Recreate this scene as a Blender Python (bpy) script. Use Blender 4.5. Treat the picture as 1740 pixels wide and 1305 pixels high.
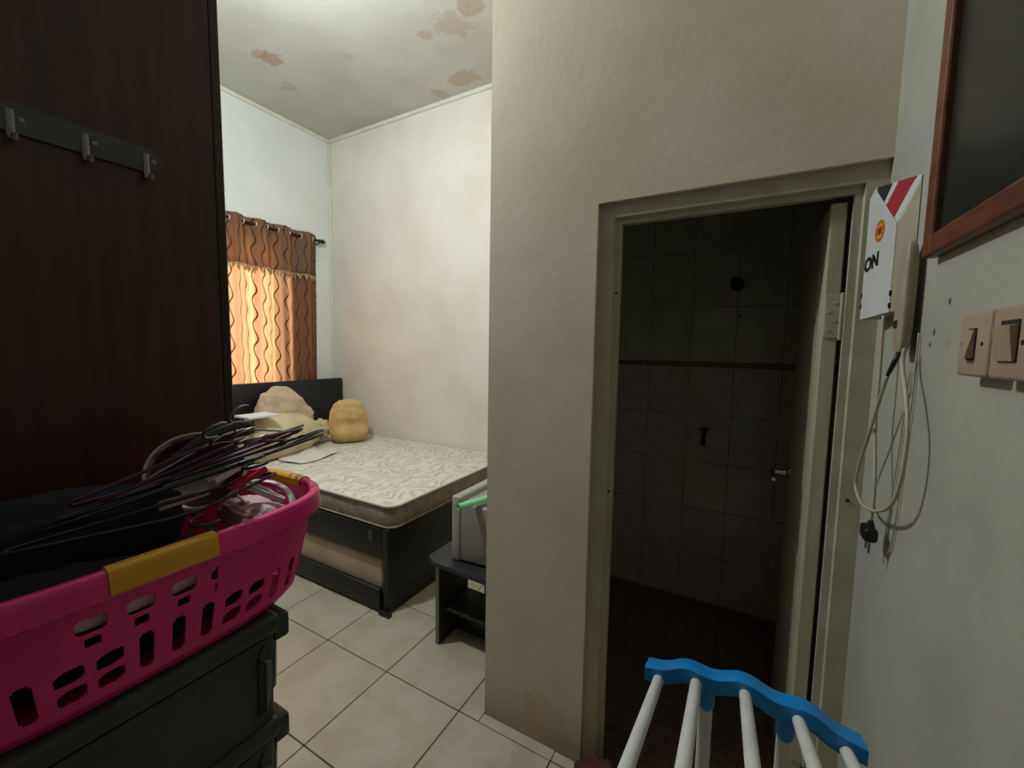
import bpy, bmesh, math, random
from mathutils import Vector, Matrix, noise
random.seed(7)
for o in list(bpy.data.objects): bpy.data.objects.remove(o)
scn = bpy.context.scene
COL = scn.collection
PI = math.pi

# ------------------------------------------------------------------ camera, sky, exposure
EYE = 1.45
fw, rt, dn = (-.486, .870, -.0857), (.8717, .4887, .0167), (.0564, -.0665, -.9962)
fw = Vector(fw).normalized(); rt = (Vector(rt) - fw * Vector(rt).dot(fw)).normalized(); up = -(fw.cross(rt)).normalized()
if up.z < 0: up = -up
cam = bpy.data.cameras.new('camera'); cam.sensor_width = 36; cam.sensor_fit = 'HORIZONTAL'
cam.lens = 704.06 / 1740 * 36; cam.clip_start = .02
co = bpy.data.objects.new('camera', cam); COL.objects.link(co)
mw = Matrix((rt, up, -fw)).transposed().to_4x4(); mw.translation = (0, 0, EYE)
co.matrix_world = mw; scn.camera = co
wd = bpy.data.worlds.new('sky'); scn.world = wd; wd.use_nodes = True
bg = wd.node_tree.nodes['Background']; bg.inputs[0].default_value = (.86, .93, 1, 1); bg.inputs[1].default_value = 9.0
LAMP = 800.0
vs = scn.view_settings; vs.view_transform = 'Standard'; vs.look = 'None'; vs.gamma = 1; vs.exposure = 0.0; vs.use_curve_mapping = False

# ------------------------------------------------------------------ materials
def lin(c):
    if isinstance(c, str): c = tuple(int(c[i:i+2], 16) / 255 for i in (0, 2, 4))
    return tuple(x / 12.92 if x <= .04045 else ((x + .055) / 1.055) ** 2.4 for x in c) + (1,)
MATS = {}
class NT:
    def __init__(s, name):
        s.m = bpy.data.materials.new(name); s.m.use_nodes = True; s.t = s.m.node_tree
        s.b = s.t.nodes['Principled BSDF']; s.out = s.t.nodes['Material Output']
    def n(s, kind, **kw):
        d = s.t.nodes.new(kind)
        for k, v in kw.items():
            if k in d.inputs.keys(): d.inputs[k].default_value = v
            else: setattr(d, k, v)
        return d
    def l(s, a, b): s.t.links.new(a, b)
    def math(s, op, a, b=None, c=None):
        d = s.n('ShaderNodeMath', operation=op)
        for i, v in enumerate((a, b, c)):
            if v is None: continue
            if isinstance(v, (int, float)): d.inputs[i].default_value = v
            else: s.l(v, d.inputs[i])
        return d.outputs[0]
    def mix(s, f, a, b):
        d = s.n('ShaderNodeMix', data_type='RGBA')
        for sock, v in ((d.inputs[0], f), (d.inputs[6], a), (d.inputs[7], b)):
            if isinstance(v, (int, float, tuple)): sock.default_value = v
            else: s.l(v, sock)
        return d.outputs[2]
    def ramp(s, f, p0, p1):
        d = s.n('ShaderNodeMapRange', interpolation_type='SMOOTHSTEP'); s.l(f, d.inputs[0])
        d.inputs[1].default_value = p0; d.inputs[2].default_value = p1
        return d.outputs[0]
def mat(name, col, rough=.6, col2=None, vs=6, bump=0, bs=80, metal=0, spec=.5, alpha=1, trans=0, lo=.4, hi=.65, stretch=None, coat=0, sheen=0):
    if name in MATS: return MATS[name]
    t = NT(name); b = t.b
    b.inputs['Base Color'].default_value = lin(col); b.inputs['Roughness'].default_value = rough
    b.inputs['Metallic'].default_value = metal; b.inputs['Specular IOR Level'].default_value = spec
    b.inputs['Transmission Weight'].default_value = trans; b.inputs['Alpha'].default_value = alpha
    b.inputs['Coat Weight'].default_value = coat; b.inputs['Sheen Weight'].default_value = sheen
    g = t.n('ShaderNodeNewGeometry'); vec = g.outputs['Position']
    if stretch:
        mp = t.n('ShaderNodeMapping'); mp.inputs['Scale'].default_value = stretch; t.l(vec, mp.inputs[0]); vec = mp.outputs[0]
    if col2:
        nz = t.n('ShaderNodeTexNoise', Scale=vs, Detail=5.0, Roughness=.6); t.l(vec, nz.inputs['Vector'])
        t.l(t.mix(t.ramp(nz.outputs[0], lo, hi), lin(col), lin(col2)), b.inputs['Base Color'])
    if bump:
        nb = t.n('ShaderNodeTexNoise', Scale=bs, Detail=4.0); t.l(vec, nb.inputs['Vector'])
        bp = t.n('ShaderNodeBump', Strength=bump, Distance=.01); t.l(nb.outputs[0], bp.inputs['Height']); t.l(bp.outputs[0], b.inputs['Normal'])
    MATS[name] = t.m
    return t.m
def stained(name, base, col2, spots, stain, rough=.85, vs=2.5, bump=.12, bs=45, zgrime=None):
    """painted plaster with a faint mottling, blotches at given places [(centre, radius)] and scuffing low on the wall"""
    t = NT(name); b = t.b; b.inputs['Roughness'].default_value = rough; b.inputs['Specular IOR Level'].default_value = .25
    g = t.n('ShaderNodeNewGeometry'); P = g.outputs['Position']
    nz = t.n('ShaderNodeTexNoise', Scale=vs, Detail=6.0); t.l(P, nz.inputs['Vector'])
    c = t.mix(t.ramp(nz.outputs[0], .35, .7), lin(base), lin(col2))
    n2 = t.n('ShaderNodeTexNoise', Scale=7.0, Detail=6.0, Roughness=.7); t.l(P, n2.inputs['Vector'])
    for (ctr, r, amt) in spots:
        d = t.n('ShaderNodeVectorMath', operation='DISTANCE'); t.l(P, d.inputs[0]); d.inputs[1].default_value = ctr
        e = t.math('ADD', d.outputs['Value'], t.math('MULTIPLY', t.math('SUBTRACT', n2.outputs[0], .5), r * 3.2))
        f = t.math('MULTIPLY', t.math('SUBTRACT', 1.0, t.ramp(e, r * .75, r * 1.0)), amt)
        c = t.mix(f, c, lin(stain))
    if zgrime:
        z0, colg = zgrime
        s = t.n('ShaderNodeSeparateXYZ'); t.l(P, s.inputs[0])
        f = t.math('MULTIPLY', t.math('SUBTRACT', 1.0, t.ramp(t.math('ADD', s.outputs[2], t.math('MULTIPLY', n2.outputs[0], .12)), .03, z0)), .7)
        c = t.mix(f, c, lin(colg))
    t.l(c, b.inputs['Base Color'])
    nb = t.n('ShaderNodeTexNoise', Scale=bs, Detail=5.0); t.l(P, nb.inputs['Vector'])
    bp = t.n('ShaderNodeBump', Strength=bump, Distance=.008); t.l(nb.outputs[0], bp.inputs['Height']); t.l(bp.outputs[0], b.inputs['Normal'])
    MATS[name] = t.m
    return t.m

# ------------------------------------------------------------------ mesh helpers
class MB:
    def __init__(s): s.bm = bmesh.new()
    def box(s, a, b, bev=0, seg=2):
        bm = bmesh.new(); bmesh.ops.create_cube(bm, size=1)
        a = Vector(a); b = Vector(b)
        for v in bm.verts: v.co = Vector([(a[i] + b[i]) / 2 + v.co[i] * (b[i] - a[i]) for i in range(3)])
        if bev: bmesh.ops.bevel(bm, geom=bm.edges[:], offset=bev, segments=seg, profile=.5, affect='EDGES')
        s.merge(bm); return s
    def merge(s, bm, m=None):
        me = bpy.data.meshes.new('t'); bm.to_mesh(me); bm.free()
        if m is not None: me.transform(m)
        s.bm.from_mesh(me); bpy.data.meshes.remove(me)
    def poly(s, pts, d):
        """extrude a polygon by the vector d"""
        vs_ = [s.bm.verts.new(p) for p in pts]; ws = [s.bm.verts.new(Vector(p) + Vector(d)) for p in pts]
        n = len(pts); s.bm.faces.new(vs_[::-1]); s.bm.faces.new(ws)
        for i in range(n): s.bm.faces.new((vs_[i], vs_[(i+1) % n], ws[(i+1) % n], ws[i]))
        return s
    def tube(s, pts, r, seg=8, closed=False, cap=True, flat=None):
        pts = [Vector(p) for p in pts]; n = len(pts); rings = []
        R = r if isinstance(r, (list, tuple)) else [r] * n
        nrm = None
        for i, p in enumerate(pts):
            if closed: t = pts[(i+1) % n] - pts[i-1]
            else: t = pts[min(i+1, n-1)] - pts[max(i-1, 0)]
            t = t.normalized() if t.length > 1e-9 else Vector((0, 0, 1))
            if nrm is None:
                nrm = t.orthogonal().normalized()
                if flat: nrm = (Vector(flat) - t * Vector(flat).dot(t)).normalized()
            else:
                nrm = nrm - t * nrm.dot(t)
                nrm = nrm.normalized() if nrm.length > 1e-6 else t.orthogonal().normalized()
            bn = t.cross(nrm)
            rr = R[i] if isinstance(R[i], (list, tuple)) else (R[i], R[i])
            rings.append([s.bm.verts.new(p + nrm * math.cos(2*PI*k/seg) * rr[0] + bn * math.sin(2*PI*k/seg) * rr[1]) for k in range(seg)])
        m = n if closed else n - 1
        for i in range(m):
            A, B = rings[i], rings[(i+1) % n]
            for k in range(seg): s.bm.faces.new((A[k], A[(k+1) % seg], B[(k+1) % seg], B[k]))
        if cap and not closed:
            s.bm.faces.new(rings[0][::-1]); s.bm.faces.new(rings[-1])
        return s
    def lathe(s, prof, axis_m=None, seg=24, f=None):
        """profile [(r, h)] turned about local z, then moved by axis_m"""
        rings = []
        m = axis_m or Matrix()
        for i, (r, h) in enumerate(prof):
            ring = []
            for k in range(seg):
                a = 2*PI*k/seg; q = f(i, a) if f else 1
                ring.append(s.bm.verts.new(m @ Vector((r*q*math.cos(a), r*q*math.sin(a), h))))
            rings.append(ring)
        for A, B in zip(rings, rings[1:]):
            for k in range(seg): s.bm.faces.new((A[k], A[(k+1) % seg], B[(k+1) % seg], B[k]))
        s.bm.faces.new(rings[0][::-1]); s.bm.faces.new(rings[-1])
        return s
    def blob(s, c, rad, e=1.0, nz=0, ns=5, sub=4, rot=None, seed=0, flat=None, fn=None):
        """superellipsoid with soft creases"""
        bm = bmesh.new(); bmesh.ops.create_cube(bm, size=2)
        bmesh.ops.subdivide_edges(bm, edges=bm.edges[:], cuts=2**sub - 1, use_grid_fill=True)
        rot = rot or Matrix()
        for v in bm.verts:
            d = v.co.normalized()
            sp = Vector([math.copysign(abs(x) ** e, x) for x in d])
            p = Vector([sp[i] * rad[i] for i in range(3)])
            if nz:
                q = d * ns + Vector((seed, seed*2.1, 0))
                p += d * nz * (noise.noise(q) + .5 * noise.noise(q * 2.3))
            if fn: p = fn(p, d)
            v.co = rot @ p + Vector(c)
            if flat is not None and v.co.z < flat: v.co.z = flat + (v.co.z - flat) * .05
        s.merge(bm); return s
    def grid(s, nu, nv, f, mask=None):
        V = [[s.bm.verts.new(f(i / nu, j / nv)) for j in range(nv + 1)] for i in range(nu + 1)]
        for i in range(nu):
            for j in range(nv):
                if mask is None or mask((i + .5) / nu, (j + .5) / nv):
                    s.bm.faces.new((V[i][j], V[i+1][j], V[i+1][j+1], V[i][j+1]))
        return s
    def build(s, name, m, parent=None, smooth=False, solid=0, local=False, angle=None, base=True):
        bm = s.bm
        lone = [v for v in bm.verts if not v.link_faces]
        if lone: bmesh.ops.delete(bm, geom=lone, context='VERTS')
        bmesh.ops.recalc_face_normals(bm, faces=bm.faces[:])
        me = bpy.data.meshes.new(name); bm.to_mesh(me); bm.free()
        if isinstance(m, str): m = MATS[m]
        me.materials.append(m)
        o = bpy.data.objects.new(name, me); COL.objects.link(o)
        if parent is not None:
            r = parent
            while r.parent: r = r.parent
            if not local: me.transform(W[r.name].inverted())
            o.parent = parent
            if parent.type == 'MESH' and parent.parent is None: pass
        else:
            lo = [min(v.co[i] for v in me.vertices) for i in range(3)]; hi = [max(v.co[i] for v in me.vertices) for i in range(3)]
            c = Vector(((lo[0]+hi[0])/2, (lo[1]+hi[1])/2, lo[2]))
            me.transform(Matrix.Translation(-c)); o.location = c; W[o.name] = Matrix.Translation(c)
        if smooth: me.shade_smooth()
        if angle: me.set_sharp_from_angle(angle=math.radians(angle))
        if solid:
            md = o.modifiers.new('thickness', 'SOLIDIFY'); md.thickness = solid; md.offset = 0
        return o
W = {}
def tag(o, label, cat, group=None):
    o['label'] = label; o['category'] = cat
    if group: o['group'] = group
    return o
def thing(name, label, cat, loc=(0, 0, 0), rot=None, group=None):
    o = bpy.data.objects.new(name, None); COL.objects.link(o); o.empty_display_size = .05
    m = Matrix.Translation(loc) @ (rot or Matrix()).to_4x4()
    o.matrix_world = m; o.location = loc
    if rot: o.rotation_euler = rot.to_3x3().to_euler()
    W[o.name] = m
    return tag(o, label, cat, group)
def struct(o, label=None, cat=None):
    o['kind'] = 'structure'
    if label: o['label'] = label
    if cat: o['category'] = cat
    return o
def sroot(name, label, cat, loc=(0, 0, 0)):
    return struct(thing(name, label, cat, loc))
def copy_tree(o, parent=None):
    c = o.copy(); COL.objects.link(c); c.parent = parent
    for ch in [x for x in o.children]: copy_tree(ch, c)
    return c

# ------------------------------------------------------------------ palette
stained('paint_cream', 'ddd2ba', 'd3c6a9', [((-.55, 1.295, .1), .1, .35)], 'b29c74', zgrime=(.28, '9a8a68'))
stained('paint_far', 'e2ded2', 'dad4c6', [((-3.4, 2.78, 2.9), .15, .2)], 'cdb9a0', zgrime=None)
stained('paint_window', 'dcdedc', 'd4d7d4', [((-3.63, 2.55, 2.3), .14, .3)], 'c2c0a6')
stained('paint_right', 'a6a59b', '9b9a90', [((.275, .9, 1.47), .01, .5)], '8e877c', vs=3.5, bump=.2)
stained('paint_ceiling', 'c0bfb6', 'b6b4aa',
        [((-2.96, 1.84, 3.42), .085, .8), ((-3.0, 1.76, 3.42), .05, .6), ((-3.17, 2.08, 3.42), .06, .35), ((-1.67, 2.17, 3.42), .12, .45), ((-1.5, 2.11, 3.42), .1, .6),
         ((-1.92, 2.61, 3.42), .12, .55), ((-2.2, 2.68, 3.42), .08, .55), ((-1.89, 2.16, 3.42), .05, .5), ((-2.48, 2.06, 3.42), .04, .3)], 'a8917a', bump=.08)
mat('trim_white', 'dcdad0', .6, 'd2cfc2', bump=.05)
mat('tile_floor', 'b8ae9b', .3, 'aca18c', vs=7, bump=.02, bs=20, spec=.4)
mat('grout', '6e614e', .9, '564a3a', vs=20)
mat('bath_tile', 'd2c8be', .2, 'c6bbb2', vs=9)
mat('bath_tile_top', 'd2d1bd', .2, 'c6c5b0', vs=9)
mat('bath_border', 'a08c78', .3, '6c5848', vs=60)
mat('bath_floor', '806a5c', .4, '6a574b', vs=30)
mat('bath_grout', 'b5ada4', .9)
mat('frame_paint', 'b9b4a0', .45, 'aea892', vs=10, bump=.08, bs=60)
mat('door_paint', 'b9b49c', .45, 'ada88e', vs=5, bump=.05, stretch=(6, 6, .6))
mat('chrome', 'c8c8c4', .18, metal=1)
mat('steel', '9a988f', .35, metal=1)
mat('black_metal', '1d1a18', .4, metal=.6)
mat('dark_wood', '44260f', .42, '2d180a', vs=5, stretch=(8, 8, .7), bump=.06, bs=40, lo=.3, hi=.75)
mat('dark_wood_edge', '281611', .45, '1b0f0b', vs=5, stretch=(8, 8, .7))
mat('black_leather', '17181b', .42, '101114', bump=.15, bs=260)
mat('black_board', '1c1c1d', .5, '141415', vs=20)
mat('piping', 'd8d0bc', .7)
mat('mattress_side', '9c9082', .8, '877b6e', vs=18, bump=.5, bs=28)
mat('trundle_fabric', 'c0ae90', .85, 'b4a184', vs=4, bump=.15, bs=30)
mat('pillow_beige', 'cdbb97', .85, 'bfac86', vs=6, bump=.25, bs=22, sheen=.2)
mat('pillow_pink', 'cbb49a', .85, 'bda58a', vs=6, bump=.25, bs=22, sheen=.2)
mat('pillow_tan', 'c9a870', .85, 'b8965e', vs=5, bump=.25, bs=22, sheen=.2)
mat('white_cloth', 'dcd9d2', .8, 'cfcbc2', vs=8, bump=.2, bs=30)
mat('paper_white', 'dcdcde', .7, 'd2d2d4')
mat('pink_plastic', 'ea2c86', .38, 'da247a', vs=6)
mat('yellow_plastic', 'e0a013', .4, 'd2930e', vs=8)
mat('crate_plastic', '3c403e', .5, '343836', vs=9, bump=.06, bs=200)
mat('black_plastic', '131214', .35)
mat('purple_plastic', '5b2a4d', .35, '4a2140', vs=15)
mat('dark_cloth', '121015', .9, '0b0a0e', vs=7, bump=.4, bs=18)
mat('navy_cloth', '0f1329', .9, '090c1c', vs=7, bump=.4, bs=18)
mat('maroon_cloth', '5a2428', .9, '48191d', vs=9, bump=.4, bs=25)
mat('maroon_plastic', '4a1519', .12, '3b0f13', vs=5, coat=.6)
mat('pale_pink', 'c9a6a4', .6, 'b98f92', vs=12, bump=.2, bs=30)
mat('pale_green', 'c3c79c', .5)
mat('red_plastic', 'c42a45', .4)
mat('clear_plastic', '565a5c', .12, trans=.6)
mat('tv_grey', '8f8c82', .45, '86837a', vs=10)
mat('tv_bezel', 'a4a49c', .4, '9a9a92', vs=10)
mat('screen_glass', '0c0f0d', .08)
mat('stand_board', '2c2d31', .45, '232427', vs=12)
mat('stand_edge', '6f7468', .5)
mat('mint_paper', '8fdca8', .6, '82d19b', vs=30)
mat('blue_plastic', '1a86d0', .35, '1679be', vs=7)
mat('white_tube', 'd9d9d4', .4, 'cdcdc8', vs=9)
mat('switch_plastic', 'a8957e', .45, '9c8972', vs=9)
mat('dark_slot', '1b1613', .8)
mat('picture_wood', '6e3f28', .4, '58301d', vs=8, stretch=(5, 1, 5), bump=.06)
mat('picture_art', '2c2d26', .3, '1f2225', vs=3.5, lo=.35, hi=.6)
mat('sticker_white', 'c9cac8', .5, 'bfc0be', vs=8)
mat('sticker_red', '9c1626', .5)
mat('sticker_black', '141416', .5)
mat('crest_orange', 'c8641c', .5)
mat('crest_yellow', 'd8a83a', .5)
mat('device_beige', 'a09880', .5, '948b74', vs=9)
mat('cable_white', 'b2a996', .5)
mat('curtain_rod', '2a1813', .35, metal=.3)
mat('grommet', 'e2d9c4', .3, metal=.4)
mat('window_wood', '5a3a26', .5, '4a2e1d', vs=8)

mat('unseen_wall_dimmed', '8a8070', .9, '7c7262', vs=3)  # wall out of view, colour darkened so less light bounces forward
mat('wall_chip', '6a655a', .9)
mat('hook_grey', '77756e', .3, metal=.3)
# glass
t = NT('window_glass'); t.t.nodes.remove(t.b)
tr = t.n('ShaderNodeBsdfTransparent'); gl = t.n('ShaderNodeBsdfGlossy', Roughness=.02); mx = t.n('ShaderNodeMixShader'); mx.inputs[0].default_value = .07
tr.inputs[0].default_value = (.93, .96, .95, 1)
t.l(tr.outputs[0], mx.inputs[1]); t.l(gl.outputs[0], mx.inputs[2]); t.l(mx.outputs[0], t.out.inputs[0]); MATS['window_glass'] = t.m
# curtain cloth: woven, lets light through, printed with wavy brown lines
def curtain_mat(name, base, line, thru, amt):
    t = NT(name); t.t.nodes.remove(t.b)
    g = t.n('ShaderNodeNewGeometry'); s = t.n('ShaderNodeSeparateXYZ'); t.l(g.outputs['Position'], s.inputs[0])
    y, z = s.outputs[1], s.outputs[2]
    ph = t.math('MULTIPLY', t.math('SINE', t.math('ADD', t.math('MULTIPLY', z, 31.0), t.math('MULTIPLY', y, 23.0))), 1.25)
    w = t.math('SINE', t.math('ADD', t.math('MULTIPLY', y, 98.0), ph))
    m1 = t.ramp(w, .90, .985)
    w2 = t.math('SINE', t.math('ADD', t.math('MULTIPLY', y, 61.0), t.math('MULTIPLY', ph, .4)))
    m2 = t.math('MULTIPLY', t.ramp(w2, .2, .9), .55)  # bright streaks of the backlit folds, painted into the cloth colours
    c = t.mix(m1, t.mix(m2, lin(base), lin('94765e')), lin(line))
    ct = t.mix(m1, t.mix(m2, lin(thru), lin('fbe0b0')), lin('8a5c40'))
    df = t.n('ShaderNodeBsdfDiffuse'); tl = t.n('ShaderNodeBsdfTranslucent'); mx = t.n('ShaderNodeMixShader'); mx.inputs[0].default_value = amt
    t.l(c, df.inputs[0]); t.l(ct, tl.inputs[0]); t.l(df.outputs[0], mx.inputs[1]); t.l(tl.outputs[0], mx.inputs[2]); t.l(mx.outputs[0], t.out.inputs[0])
    MATS[name] = t.m
curtain_mat('curtain_cloth', '8d705e', '5a3c2c', 'f0c8a6', .58)
curtain_mat('valance_cloth', '8d715f', '5a4032', 'e8d0bc', .5)
mat('fringe', 'a98f66', .8)
# mattress top: quilted damask
t = NT('mattress_top'); g = t.n('ShaderNodeNewGeometry'); t.b.inputs['Roughness'].default_value = .75
n1 = t.n('ShaderNodeTexNoise', Scale=4.0, Detail=2.0); t.l(g.outputs[0], n1.inputs['Vector'])
vx = t.n('ShaderNodeMix', data_type='VECTOR'); vx.inputs[0].default_value = .12; t.l(g.outputs[0], vx.inputs[4]); t.l(n1.outputs[1], vx.inputs[5])
v1 = t.n('ShaderNodeTexVoronoi', Scale=17.0, feature='SMOOTH_F1'); t.l(vx.outputs[1], v1.inputs['Vector'])
w1 = t.n('ShaderNodeTexWave', Scale=6.5, Distortion=16.0, Detail=3.0); t.l(vx.outputs[1], w1.inputs['Vector'])
f = t.math('MULTIPLY', t.ramp(v1.outputs[0], .22, .5), t.ramp(w1.outputs[1], .25, .9))
t.l(t.mix(t.math('MULTIPLY', f, .7), lin('dad5c8'), lin('b8b0a0')), t.b.inputs[0])
bp = t.n('ShaderNodeBump', Strength=.5, Distance=.015, invert=True); t.l(f, bp.inputs['Height']); t.l(bp.outputs[0], t.b.inputs['Normal']); MATS['mattress_top'] = t.m
# lamp tube
t = NT('lamp_glow'); e = t.n('ShaderNodeEmission', Strength=LAMP); e.inputs[0].default_value = (.90, .975, .985, 1); t.l(e.outputs[0], t.out.inputs[0]); MATS['lamp_glow'] = t.m

# ------------------------------------------------------------------ the room
XW, YF, YB, XR, XP, ZC, YN = -3.63, 2.78, 1.295, .275, -.824, 3.42, -2.1
BX0, BX1, BY0, BY1, BZ = -.724, .62, 1.395, 2.56, 2.6
# floor: screed with tiles laid on it
fl = sroot('floor', 'cream ceramic tile floor with dark grout joints', 'floor')
MB().box((XW - .1, YN - .1, -.12), (BX1 + .1, YF + .1, -.008)).build('screed', 'grout', fl)
TS = .3995
ix0, iy0 = -.9185, 1.2525       # one grout crossing
def in_room(x0, x1, y0, y1):
    return not (x0 > XP - .001 and y0 > YB - .001)
shared = {}
def clipped(x0, x1, y0, y1):
    a = [max(x0, XW), min(x1, XR), max(y0, YN), min(y1, YF)]
    return a
def tile(a, name, m, parent, zt=0.0, th=.01, bev=.0016, gap=.0022):
    x0, x1, y0, y1 = a
    if x1 - x0 < .012 or y1 - y0 < .012: return
    key = (round(x1 - x0, 4), round(y1 - y0, 4), name)
    if key not in shared:
        mb = MB().box((-(x1-x0)/2 + gap, -(y1-y0)/2 + gap, -th), ((x1-x0)/2 - gap, (y1-y0)/2 - gap, 0), bev, 1)
        me = bpy.data.meshes.new(name); mb.bm.to_mesh(me); mb.bm.free(); me.materials.append(MATS[m]); shared[key] = me
    o = bpy.data.objects.new(name, shared[key]); COL.objects.link(o); o.parent = parent
    o.location = ((x0+x1)/2, (y0+y1)/2, zt)
for i in range(-8, 5):
    for j in range(-9, 6):
        x0, y0 = ix0 + i * TS, iy0 + j * TS
        a = clipped(x0, x0 + TS, y0, y0 + TS)
        if a[1] - a[0] < .012 or a[3] - a[2] < .012: continue
        if a[0] < XP < a[1] and a[3] > YB:          # tile cut round the wall corner
            tile((a[0], XP, a[2], a[3]), 'floor_tile', 'tile_floor', fl)
            if a[2] < YB: tile((XP, a[1], a[2], YB), 'floor_tile', 'tile_floor', fl, gap=.0004)
        elif a[0] >= XP and a[3] > YB:
            if a[2] < YB: tile((a[0], a[1], a[2], YB), 'floor_tile', 'tile_floor', fl)
        else: tile(a, 'floor_tile', 'tile_floor', fl)
struct(MB().box((XW - .1, YN - .1, ZC), (BX1 + .1, YF + .1, ZC + .1)).build('ceiling', 'paint_ceiling'), 'grey-white plaster ceiling with brown damp stains', 'ceiling')
# window wall with its opening
WY0, WY1, WZ0, WZ1 = .95, 2.30, .95, 2.36
w = MB()
w.box((XW - .12, YN - .1, -.1), (XW, WY0, ZC)); w.box((XW - .12, WY1, -.1), (XW, YF + .1, ZC))
w.box((XW - .12, WY0, -.1), (XW, WY1, WZ0)); w.box((XW - .12, WY0, WZ1), (XW, WY1, ZC))
struct(w.build('wall_left', 'paint_window'), 'white plaster wall above the curtained window', 'wall')
struct(MB().box((XW, YF, -.1), (BX0, YF + .1, ZC)).build('wall_back', 'paint_far'), 'bright off-white plaster wall alongside the bed', 'wall')
struct(MB().box((XP, YB + .1, -.1), (BX0, YF, ZC)).build('wall_side', 'paint_cream'), 'cream return wall behind the television stand', 'wall')
struct(MB().box((XW, YN - .1, -.1), (XR, YN, ZC)).build('wall_front', 'unseen_wall_dimmed'), 'unseen wall behind the viewer, darkened to cut bounced light', 'wall')
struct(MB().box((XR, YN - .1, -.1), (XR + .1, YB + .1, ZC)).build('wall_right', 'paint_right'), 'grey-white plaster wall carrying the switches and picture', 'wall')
DX0, DX1, DZ = -.425, XR, 1.905      # rough opening
w = MB(); w.box((XP, YB, -.1), (DX0, YB + .1, ZC)); w.box((DX0, YB, DZ), (DX1, YB + .1, ZC))
struct(w.build('wall_center', 'paint_cream'), 'cream plaster wall around the bathroom doorway', 'wall')
# cornice strips where the walls meet the ceiling
def cornice(name, a, b, lab):
    struct(MB().box(a, b, .004).build(name, 'trim_white'), lab, 'trim')
cornice('trim_1', (XW, YN, ZC - .03), (XW + .022, YF, ZC), 'thin white cornice over the window wall')
cornice('trim_2', (XW + .022, YF - .022, ZC - .03), (XP, YF, ZC), 'thin white cornice over the bed wall')
struct(MB().box((XW, YF - .02, 1.12), (XW + .02, YF, ZC - .03), .006).build('trim_3', 'trim_white'), 'pale upright fillet in the corner beside the curtain', 'trim')

# bathroom shell
bw = sroot('wall_bathroom', 'dim tiled bathroom walls seen through the doorway', 'wall')
MB().box((BX0 - .0, BY1, -.1), (BX1 + .1, BY1 + .1, BZ)).build('back_panel', 'bath_grout', bw)
MB().box((BX1, BY0, -.1), (BX1 + .1, BY1, BZ)).build('side_panel', 'bath_tile_top', bw)
MB().box((BX0, BY0, -.1), (BX0 + .01, BY1, BZ)).build('side_panel', 'bath_tile_top', bw)
MB().box((XR + .1, BY0 - .1, -.1), (BX1 + .1, BY0, BZ)).build('front_panel', 'bath_tile_top', bw)
MB().box((BX0, BY0, BZ), (BX1 + .1, BY1 + .1, BZ + .06)).build('lid_panel', 'bath_tile_top', bw)
def wtile(x0, x1, z0, z1, m, name='wall_tile', th=.008):
    key = (round(x1-x0, 4), round(z1-z0, 4), name, m)
    if key not in shared:
        mb = MB().box((-(x1-x0)/2 + .0012, -th, -(z1-z0)/2 + .0012), ((x1-x0)/2 - .0012, 0, (z1-z0)/2 - .0012), .0015, 1)
        me = bpy.data.meshes.new(name); mb.bm.to_mesh(me); mb.bm.free(); me.materials.append(MATS[m]); shared[key] = me
    o = bpy.data.objects.new(name, shared[key]); COL.objects.link(o); o.parent = bw; o.location = ((x0+x1)/2, BY1, (z0+z1)/2)
nx = 6; dx = (BX1 - BX0 - .01) / nx
for i in range(nx):
    xa = BX0 + .01 + i * dx
    for k in range(5): wtile(xa, xa + dx, .006 + k * .272, .006 + (k+1) * .272, 'bath_tile')
    for k in range(4): wtile(xa, xa + dx, 1.392 + k * .302, 1.392 + (k+1) * .302, 'bath_tile_top')
    for h in range(2): wtile(xa + h*dx/2, xa + (h+1)*dx/2, 1.366, 1.392, 'bath_border', 'border_tile', .012)
bf = sroot('floor_bathroom', 'dark brown bathroom floor beyond the doorway', 'floor')
MB().box((BX0, YB, -.12), (BX1, BY1, -.0085)).build('screed', 'bath_grout', bf)
for i in range(6):
    for j in range(6):
        a = (BX0 + .01 + i*dx, BX0 + .01 + (i+1)*dx, YB + .002 + j*.2086, YB + .002 + (j+1)*.2086)
        if a[0] < XP + .1 or (j == 0 and (a[0] < -.37 or a[1] > .25)): continue
        tile(a, 'bath_floor_tile', 'bath_floor', bf, zt=-.001, th=.0075, gap=.002)

# ------------------------------------------------------------------ door frame and leaf
dr = sroot('door_1', 'open cream-painted bathroom door in a stepped wooden frame', 'door', (-.07, YB, 0))
prof = [(0, 1.311), (.050, 1.311), (.053, 1.323), (.072, 1.323), (.072, 1.341), (.058, 1.341), (.058, 1.392), (0, 1.392)]
OXL, OXR, OZ = -.4245, .2745, 1.9045
def fmember(name, f0, f1):
    mb = MB(); A = [mb.bm.verts.new(f0(d, y)) for d, y in prof]; B = [mb.bm.verts.new(f1(d, y)) for d, y in prof]; n_ = len(prof)
    for k in range(n_): mb.bm.faces.new((A[k], A[(k+1) % n_], B[(k+1) % n_], B[k]))
    mb.bm.faces.new(A); mb.bm.faces.new(B[::-1])
    return mb.build(name, 'frame_paint', dr)
tl = lambda d, y: (OXL + d*.96, y, OZ - d*.88); tr_ = lambda d, y: (OXR - d*.85, y, OZ - d*.88)
fmember('jamb', lambda d, y: (OXL + d*.96, y, 0), tl)
fmember('jamb', lambda d, y: (OXR - d*.85, y, 0), tr_)
fmember('lintel', tl, tr_)
for (x, z) in ((-.366, 1.63), (-.366, .985), (.248, 1.08)):
    MB().lathe([(.004, 0), (.004, .002), (.002, .003)], Matrix.Translation((x, 1.323 if x < 0 else 1.311, z)) @ Matrix.Rotation(PI/2, 4, 'X'), 8).build('nail_head', 'dark_slot', dr)
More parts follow.
